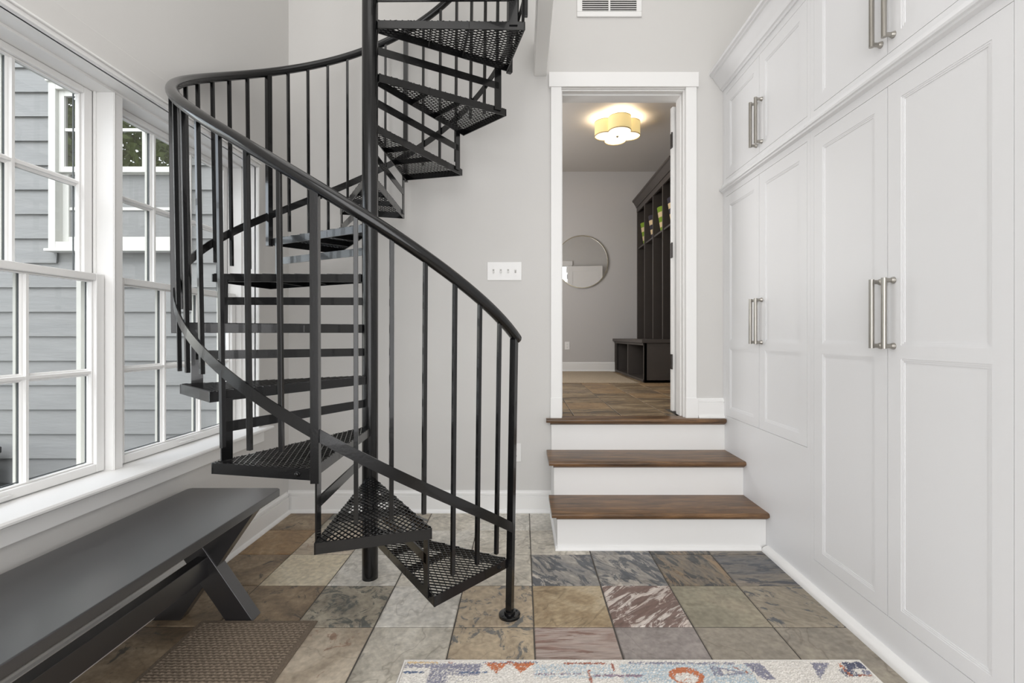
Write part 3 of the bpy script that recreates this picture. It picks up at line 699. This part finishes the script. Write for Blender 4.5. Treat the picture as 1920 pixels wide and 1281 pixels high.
# ------------------------------------------------------------------ bench
bn = thing('bench', 'long charcoal painted bench on crossed legs under the windows', 'bench', (-1.24, 1.15, 0))
b = MB(); b.prism([(-.198, -.93), (.200, -.93), (.200, .918), (.186, .932), (-.184, .932), (-.198, .918)], 'z', .418, .45); b.build('seat', benchm, bn, bevel=.003)
def beam2(b, p, q, wd, y0, y1):
    """plank in the xz plane from p to q with level cut ends"""
    (xa, za), (xb, zb) = p, q; L = math.hypot(xb - xa, zb - za); hw = wd / 2 * L / abs(zb - za)
    b.prism([(xa - hw, za), (xa + hw, za), (xb + hw, zb), (xb - hw, zb)], 'y', y0, y1)
for yy in (.722, -.80):
    b = MB(); beam2(b, (-.143, 0), (.143, .418), .088, yy, yy + .05); b.build('leg', benchm, bn, bevel=.002)
    b = MB(); beam2(b, (.143, 0), (-.143, .418), .088, yy - .004, yy + .054); b.build('leg', benchm, bn, bevel=.002)
b = MB(); b.box(-.022, .022, -.80, .77, .172, .25); b.build('stretcher', benchm, bn, bevel=.002)

# ------------------------------------------------------------------ doormat
X0, X1, Y0, Y1 = -1.243, -.79, 1.11, 1.868
nx_, ny_ = 200, 330; me = bpy.data.meshes.new('doormat'); v = []; cols = []
for j in range(ny_ + 1):
    for i in range(nx_ + 1):
        x = X0 + (X1 - X0) * i / nx_; y = Y0 + (Y1 - Y0) * j / ny_
        e = min(x - X0, X1 - x, y - Y0, Y1 - y)
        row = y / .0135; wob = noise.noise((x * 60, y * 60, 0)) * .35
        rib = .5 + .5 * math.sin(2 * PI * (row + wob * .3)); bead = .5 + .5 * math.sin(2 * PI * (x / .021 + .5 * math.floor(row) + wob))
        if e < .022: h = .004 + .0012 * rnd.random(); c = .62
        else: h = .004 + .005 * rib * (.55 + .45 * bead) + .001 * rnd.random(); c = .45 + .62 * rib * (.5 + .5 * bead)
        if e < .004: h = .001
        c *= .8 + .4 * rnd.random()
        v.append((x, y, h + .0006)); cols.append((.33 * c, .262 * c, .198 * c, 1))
f = [(j * (nx_ + 1) + i, j * (nx_ + 1) + i + 1, (j + 1) * (nx_ + 1) + i + 1, (j + 1) * (nx_ + 1) + i) for j in range(ny_) for i in range(nx_)]
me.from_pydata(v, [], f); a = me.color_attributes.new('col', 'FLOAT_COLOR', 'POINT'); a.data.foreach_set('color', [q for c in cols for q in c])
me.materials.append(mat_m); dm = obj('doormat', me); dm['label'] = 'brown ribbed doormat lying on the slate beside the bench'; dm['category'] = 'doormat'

# ------------------------------------------------------------------ patterned rug
RX0, RX1, RY0, RY1 = -.397, 1.138, .45, 1.628
cream_ = (225, 220, 213); blue = (176, 192, 202); gb = (132, 132, 150); nv = (70, 76, 104); db = (72, 96, 132); org = (190, 106, 58); rst = (158, 88, 66); pur = (138, 118, 134); yel = (212, 184, 138)
def px(x, y): Y = F * H / (y - PY); return (x - PX) / F * Y, Y
SH = []
def rect(c, x0, x1, y0, y1, dens=1): a = px(x0, y0); d = px(x1, y0); e = px(x0, y1); SH.append(('r', c, a[0], d[0], e[1], a[1], dens))
def tri(c, p, q, r, dens=1): SH.append(('t', c, px(*p), px(*q), px(*r), dens))
rect(blue, 1000, 1150, 1254, 1281, .45); rect(blue, 1160, 1400, 1254, 1290, .7); rect(yel, 765, 822, 1248, 1251); rect(rst, 840, 856, 1248, 1251, .6)
rect(gb, 762, 905, 1252, 1259, .8); rect(db, 757, 796, 1266, 1270); rect(gb, 808, 900, 1256, 1292, .75); rect(db, 862, 914, 1267, 1270)
rect(cream_, 840, 900, 1274, 1300); tri(org, (909, 1250), (952, 1250), (931, 1271)); tri(org, (957, 1250), (1006, 1250), (976, 1271))
rect(db, 905, 952, 1249, 1251, .6); rect(db, 957, 1008, 1249, 1251, .7); rect(rst, 950, 958, 1247, 1254)
rect(rst, 1057, 1136, 1251, 1254); rect(rst, 1145, 1150, 1253, 1268); rect(rst, 1101, 1106, 1265, 1290); rect(pur, 1112, 1205, 1274, 1278); rect(pur, 1000, 1090, 1271, 1274, .6)
rect(gb, 1178, 1376, 1250, 1254, .85); SH.append(('o', org, px(1287, 1276), .055, .04, 1)); SH.append(('o', cream_, px(1287, 1280), .038, .024, 1))
tri(gb, (1330, 1255), (1410, 1272), (1340, 1276), .8); tri(rst, (1372, 1256), (1412, 1273), (1380, 1262)); tri(cream_, (1352, 1262), (1385, 1269), (1356, 1272))
tri(gb, (1394, 1251), (1425, 1251), (1455, 1282)); tri(gb, (1394, 1251), (1430, 1282), (1455, 1282)); tri(gb, (1519, 1250), (1554, 1250), (1537, 1281))
rect(nv, 1576, 1612, 1249, 1262); rect(nv, 1572, 1600, 1262, 1276, .8); rect(org, 1568, 1574, 1250, 1276, .5); rect(gb, 1612, 1632, 1264, 1272); rect(rst, 1608, 1632, 1273, 1276)
for k in range(9):   # body of the rug nearer than the frame
    x = 800 + k * 90
    tri(org if k % 2 else db, (x, 1330), (x + 60, 1330), (x + 30, 1375)); rect(gb, x - 20, x + 40, 1400, 1440, .7); rect(blue, x + 10, x + 80, 1470, 1560, .7); rect(rst, x, x + 50, 1600, 1615); rect(nv, x + 5, x + 45, 1700, 1800, .8)
def intri(x, y, a, b_, c):
    s1 = (b_[0] - a[0]) * (y - a[1]) - (b_[1] - a[1]) * (x - a[0]); s2 = (c[0] - b_[0]) * (y - b_[1]) - (c[1] - b_[1]) * (x - b_[0]); s3 = (a[0] - c[0]) * (y - c[1]) - (a[1] - c[1]) * (x - c[0])
    return (s1 >= 0) == (s2 >= 0) == (s3 >= 0)
LC = {}
def L(c):
    if c not in LC: LC[c] = lin(c)
    return LC[c]
ys = [RY1 - .0032 * j for j in range(42)]; ys += [ys[-1] - .009 * (j + 1) for j in range(int((ys[-1] - RY0) / .009))]
nx_ = 420; v = []; cols = []
for j, y in enumerate(ys):
    for i in range(nx_ + 1):
        x = RX0 + (RX1 - RX0) * i / nx_ ; e = min(x - RX0, RX1 - x, RY1 - y)
        xx = x + rnd.uniform(-.0022, .0022); yy = y + rnd.uniform(-.0022, .0022); c = cream_
        if e > .007:
            for s in SH:
                hit = False
                if s[0] == 'r': hit = s[2] <= xx <= s[3] and s[4] <= yy <= s[5]
                elif s[0] == 't': hit = intri(xx, yy, s[2], s[3], s[4])
                else: hit = ((xx - s[2][0]) / s[3]) ** 2 + ((yy - s[2][1]) / s[4]) ** 2 < 1
                if hit and rnd.random() < s[-1] * .92: c = s[1]
        q = L(c); m_ = .82 + .3 * rnd.random()
        h = .012 + .0035 * rnd.random()
        if e < .004: h = .003
        v.append((x, y + .002 * math.sin(x * 5), h)); k_ = .0 if c is cream_ else .1; q = [u * (1 - k_) + w_ * k_ for u, w_ in zip(q, L(cream_))]; cols.append((q[0] * m_, q[1] * m_, q[2] * m_, 1))
f = [(j * (nx_ + 1) + i, j * (nx_ + 1) + i + 1, (j + 1) * (nx_ + 1) + i + 1, (j + 1) * (nx_ + 1) + i) for j in range(len(ys) - 1) for i in range(nx_)]
f = [q[::-1] for q in f]
me = bpy.data.meshes.new('rug'); me.from_pydata(v, [], f); a = me.color_attributes.new('col', 'FLOAT_COLOR', 'POINT'); a.data.foreach_set('color', [q for c in cols for q in c])
me.materials.append(pile_m); rg = thing('area_rug', 'cream rug with faded blue and orange geometric pattern on the slate', 'rug')
obj('pile', me, rg)
b = MB(); b.tube([(RX0, RY0, .006), (RX0, RY1, .006), (RX1, RY1, .006), (RX1, RY0, .006)], .006, 8); b.build('bound_edge', mat('rug_edge', (232, 228, 222), .95, bump=.5, bscale=300), rg, smooth=60)

# ------------------------------------------------------------------ switches, outlets, vent
def outlet(label, x, y, z, sc=1):
    t = thing('electrical_outlet', label, 'outlet', (x, y, z))
    b = MB(); b.box(-.035, .035, -.005, -.0003, -.057, .057); b.build('cover_plate', plast, t, bevel=.002)
    for zz in (.02, -.02):
        b = MB(); b.prism([(-.016, zz - .008), (-.010, zz - .0145), (.010, zz - .0145), (.016, zz - .008), (.016, zz + .008), (.010, zz + .0145), (-.010, zz + .0145), (-.016, zz + .008)], 'y', -.0072, -.004)
        s = b.build('socket', plast, t)
        b = MB(); b.box(-.0075, -.0055, -.0078, -.007, zz - .004, zz + .006); b.box(.0055, .0075, -.0078, -.007, zz - .003, zz + .005); b.box(-.002, .002, -.0078, -.007, zz - .011, zz - .007); b.build('slots', darkslot, s)
outlet('white electrical outlet low on the wall behind the newel post', -.043, YB, .372)
outlet('white electrical outlet on the far room wall below the mirror', .648, HY1, .963)
t = thing('light_switch_plate', 'white wall plate with four toggle switches left of the doorway', 'light switch', (-.112, YB, 1.512))
b = MB(); b.box(-.108, .108, -.006, -.0003, -.058, .058); b.build('cover_plate', plast, t, bevel=.0025)
for i in range(4):
    x = -.069 + i * .046; upd = -1 if i < 3 else 1
    b = MB(); b.box(x - .0055, x + .0055, -.0068, -.005, -.012, .012); b.build('slot', darkslot if 0 else mat('switch_slot_%d' % i, (176, 174, 170), .5), t)
    b = MB(); b.obox((x, -.004, 0), (x, -.020, .008 * upd), (1, 0, 0), (0, .3, 1), .0038, .0045); b.build('toggle', plast, t, bevel=.001)
    for zz in (-.03, .03):
        b = MB(); b.lathe([(.003, 0), (.0028, .001)], n=10); o = b.build('screw', plast, t); o.location = (x, -.006, zz); o.rotation_euler = (PI / 2, 0, 0)
t = thing('air_vent', 'white louvred air return grille high above the doorway', 'vent', (.546, YB, 3.107))
b = MB()
for x0, x1, z0, z1 in ((-.203, .203, 0, .032), (-.203, .203, .27, .302), (-.203, -.170, .032, .27), (.170, .203, .032, .27), (-.006, .006, .032, .27)): b.box(x0, x1, -.012, -.0005, z0, z1)
b.build('grille_frame', plast, t, bevel=.003)
b = MB(); b.box(-.17, .17, -.003, -.0005, .032, .27); b.build('duct_backing', darkslot, t)
for j in range(18):
    for x0, x1 in ((-.17, -.006), (.006, .17)):
        z = .034 + j * .0132; b = MB(); b.add([(x0, -.011, z), (x1, -.011, z), (x1, -.003, z + .0105), (x0, -.003, z + .0105), (x0, -.010, z - .0012), (x1, -.010, z - .0012), (x1, -.002, z + .0093), (x0, -.002, z + .0093)],
            [(0, 1, 2, 3), (7, 6, 5, 4), (0, 4, 5, 1), (2, 6, 7, 3), (1, 5, 6, 2), (0, 3, 7, 4)]); b.build('louvre', plast, t)

# ------------------------------------------------------------------ far room
# ceiling lamp
lx, ly, lz = (1157.5 - PX) / F * 5.25, 5.25, 3.278
t = thing('ceiling_lamp', 'lit clover shaped ceiling lamp with cream fabric drum', 'lamp', (lx, ly, lz))
def clover(ro, rr_, n=96):
    out = []
    for i in range(n):
        a = 2 * PI * i / n; best = 0
        for k in range(4):
            ca = k * PI / 2; dx = ro * math.cos(ca - a); dy = ro * math.sin(ca - a)
            disc = rr_ * rr_ - dy * dy
            if disc > 0: best = max(best, dx + math.sqrt(disc))
        out.append((best * math.cos(a), best * math.sin(a)))
    return out
def wall_of(b, p, z0, z1, th):
    n = len(p); q = [(x * (1 - th / math.hypot(x, y)), y * (1 - th / math.hypot(x, y))) for x, y in p]
    vs_ = [(x, y, z0) for x, y in p] + [(x, y, z1) for x, y in p] + [(x, y, z0) for x, y in q] + [(x, y, z1) for x, y in q]; fs = []
    for i in range(n):
        j = (i + 1) % n; fs += [(i, j, j + n, i + n), (i + 2 * n, i + 3 * n, j + 3 * n, j + 2 * n), (i + n, j + n, j + 3 * n, i + 3 * n), (i, i + 2 * n, j + 2 * n, j)]
    b.add(vs_, fs)
cp = clover(.125, .121)
b = MB(); wall_of(b, cp, 0, .15, .003); b.build('fabric_shade', shade_m, t, smooth=30)
b = MB(); wall_of(b, [(x * 1.008, y * 1.008) for x, y in cp], -.002, .006, .006); wall_of(b, [(x * 1.008, y * 1.008) for x, y in cp], .145, .152, .006); b.build('shade_trim', mat('shade_edge', (196, 176, 126), .8), t)
b = MB(); b.prism([(x * .975, y * .975) for x, y in cp], 'z', .004, .008); b.build('diffuser', diff_m, t)
b = MB(); b.lathe([(.012, -.004), (.012, .002), (.004, .004), (.004, .16), (.06, .165), (.06, HZ - lz - .001)], n=20); b.lathe([(.001, -.014), (.006, -.010), (.005, -.004)], n=12); b.build('stem_and_canopy', brass, t, smooth=40)
for dx, dy in ((.1, .0), (-.1, .0), (0, .1), (0, -.1)):
    l = bpy.data.lights.new('bulb', 'POINT'); l.energy = 4.0; l.color = (1, .86, .66); l.shadow_soft_size = .03
    o = bpy.data.objects.new('bulb', l); C.objects.link(o); o.parent = t; o.location = (dx, dy, .10)
# round mirror
t = thing('round_mirror', 'round wall mirror with a thin metal rim in the far room', 'mirror', (.857, HY1, 2.17))
b = MB(); b.lathe([(.370, .004), (.372, .012)], n=64); o = b.build('glass', mirror, t); o.rotation_euler = (PI / 2, 0, 0)
b = MB(); b.lathe([(.370, 0), (.380, 0), (.380, .024), (.370, .024), (.370, .013)], n=64); b.f = [q for q in b.f if len(q) == 4]; b.mi = [0] * len(b.f)
o = b.build('rim', brass, t, smooth=40); o.rotation_euler = (PI / 2, 0, 0)
# woven rug in far room
t = thing('woven_rug', 'small flat beige woven rug on the far room floor', 'rug', (.45, 6.02, ZU))
b = MB(); b.box(-.80, .80, -.82, .84, .0005, .008); b.build('weave', jute, t, bevel=.003)
b = MB()
for i in range(60):
    y = -.81 + i * .0275; b.obox((.80, y, .003), (.825, y + rnd.uniform(-.006, .006), .002), (0, 1, 0), (0, 0, 1), .002, .0015)
o = b.build('fringe', jute, t); o['kind'] = 'stuff'
# coat lockers: bench and cubbies
t = thing('coat_locker', 'charcoal wooden coat lockers with shoe bench along the right wall', 'locker', (1.33, 6.1, ZU))
X, Yn, Yf, z0 = 1.33, 5.256, HY1 - .003, ZU
def lb(b, x0, x1, y0, y1, za, zb): b.box(x0 - 1.33, x1 - 1.33, y0 - 6.1, y1 - 6.1, za - ZU, zb - ZU)
b = MB(); lb(b, X - .03, HX1 - .002, Yn - .02, Yf, 1.028, 1.066); b.build('bench_top', hallwood, t, bevel=.003)
b = MB(); lb(b, X, HX1 - .002, Yn, Yn + .02, ZU + .001, 1.028); lb(b, X, X + .03, Yn, Yn + .045, ZU + .001, 1.028); lb(b, X, X + .03, Yf - .04, Yf, ZU + .001, 1.028)
lb(b, X, HX1 - .02, Yf - .02, Yf, ZU + .001, 1.028); lb(b, X, X + .022, Yn, Yf, 1.0, 1.028); lb(b, HX1 - .02, HX1 - .002, Yn, Yf, ZU + .001, 1.028); lb(b, X, HX1 - .02, Yn, Yf, ZU + .001, ZU + .03); b.build('bench_box', hallwood, t, bevel=.002)
for y in (6.085,):
    b = MB(); lb(b, X, HX1 - .02, y - .018, y + .018, ZU + .03, 1.0); b.build('divider', hallwood, t, bevel=.002)
XU = 1.65; ZT = 2.945
b = MB(); lb(b, HX1 - .02, HX1 - .002, Yn, Yf, 1.066, ZT); lb(b, XU, HX1 - .02, Yn, Yf, ZT - .03, ZT + .02); lb(b, XU - .002, XU + .02, Yn, Yf, ZT - .07, ZT); b.build('back_panel', hallwood, t)
divs = [5.275, 5.675, 6.095, 6.515, 6.925]
for y in divs:
    b = MB(); lb(b, XU, HX1 - .02, y - .016, y + .016, 1.066, ZT - .03); b.build('divider', hallwood, t, bevel=.002)
for a, c in zip(divs[:-1], divs[1:]):
    b = MB(); lb(b, XU + .01, HX1 - .02, a + .016, c - .016, 2.345, 2.367); b.build('shelf', hallwood, t)
    b = MB(); ym = (a + c) / 2 - 6.1
    b.tube([(HX1 - .02 - 1.33, ym, 1.55), (HX1 - .06 - 1.33, ym, 1.545), (HX1 - .075 - 1.33, ym, 1.57)], .005, 8); b.build('coat_hook', bronze, t, smooth=50)
b = MB(); pr = [(XU + .01, ZT), (XU - .012, ZT), (XU - .014, ZT + .015), (XU - .05, ZT + .075), (XU - .065, ZT + .085), (XU - .065, ZT + .105), (XU + .01, ZT + .105)]
b.prism([(u - 1.33, v - ZU) for u, v in pr], 'y', Yn - .06 - 6.1, Yf - 6.1); b.build('crown_moulding', hallwood, t)
def bucket(label, y, dark):
    t = thing('fabric_bucket', label, 'basket', (1.78, y, 2.368), group='striped buckets in the locker cubbies')
    n = 24; hb = .30; c1 = dark
    for k in range(5):
        a, c = k / 5, (k + 1) / 5; r0 = .085 + .045 * a; r1 = .085 + .045 * c
        b = MB(); b.lathe([(r0 - .004, a * hb), (r0, a * hb), (r1, c * hb), (r1 - .004, c * hb)] if k else [(.001, 0), (r0, 0), (r1, c * hb), (r1 - .004, c * hb)], n=n)
        if k: b.f = [q for q in b.f if len(q) == 4] ; b.mi = [0] * len(b.f)
        b.build('stripe_band', c1 if k % 2 == 0 else cream, t, smooth=40)
    b = MB(); b.tube([(.128 * math.cos(q * PI / 12), .128 * math.sin(q * PI / 12), hb) for q in range(25)], .004, 6); b.build('hem', c1, t, smooth=50)
bucket('green and cream striped bucket in the cubby nearest the mirror wall', 6.72, green)
bucket('navy and cream striped bucket in the cubby second from the mirror wall', 6.30, navy)
bucket('green and cream striped bucket in the cubby third from the mirror wall', 5.885, green)
bucket('navy and cream striped bucket in the cubby nearest the doorway', 5.475, navy)
t = thing('cloth_bag', 'cream cloth bag hanging in the locker bay nearest the mirror wall', 'bag', (1.84, 6.62, 1.60))
b = MB(); b.lathe([(.002, -.03), (.07, -.028), (.085, .0), (.08, .08), (.055, .16), (.02, .22), (.012, .26)], n=20)
b.v = [(x * .6, y, z) for x, y, z in b.v]; o = b.build('sack', cream, t, smooth=50)
b = MB(); b.tube([(0, 0, .25), (.05, .03, .40), (.13, .10, .50)], .006, 6); b.build('strap', cream, t, smooth=50)
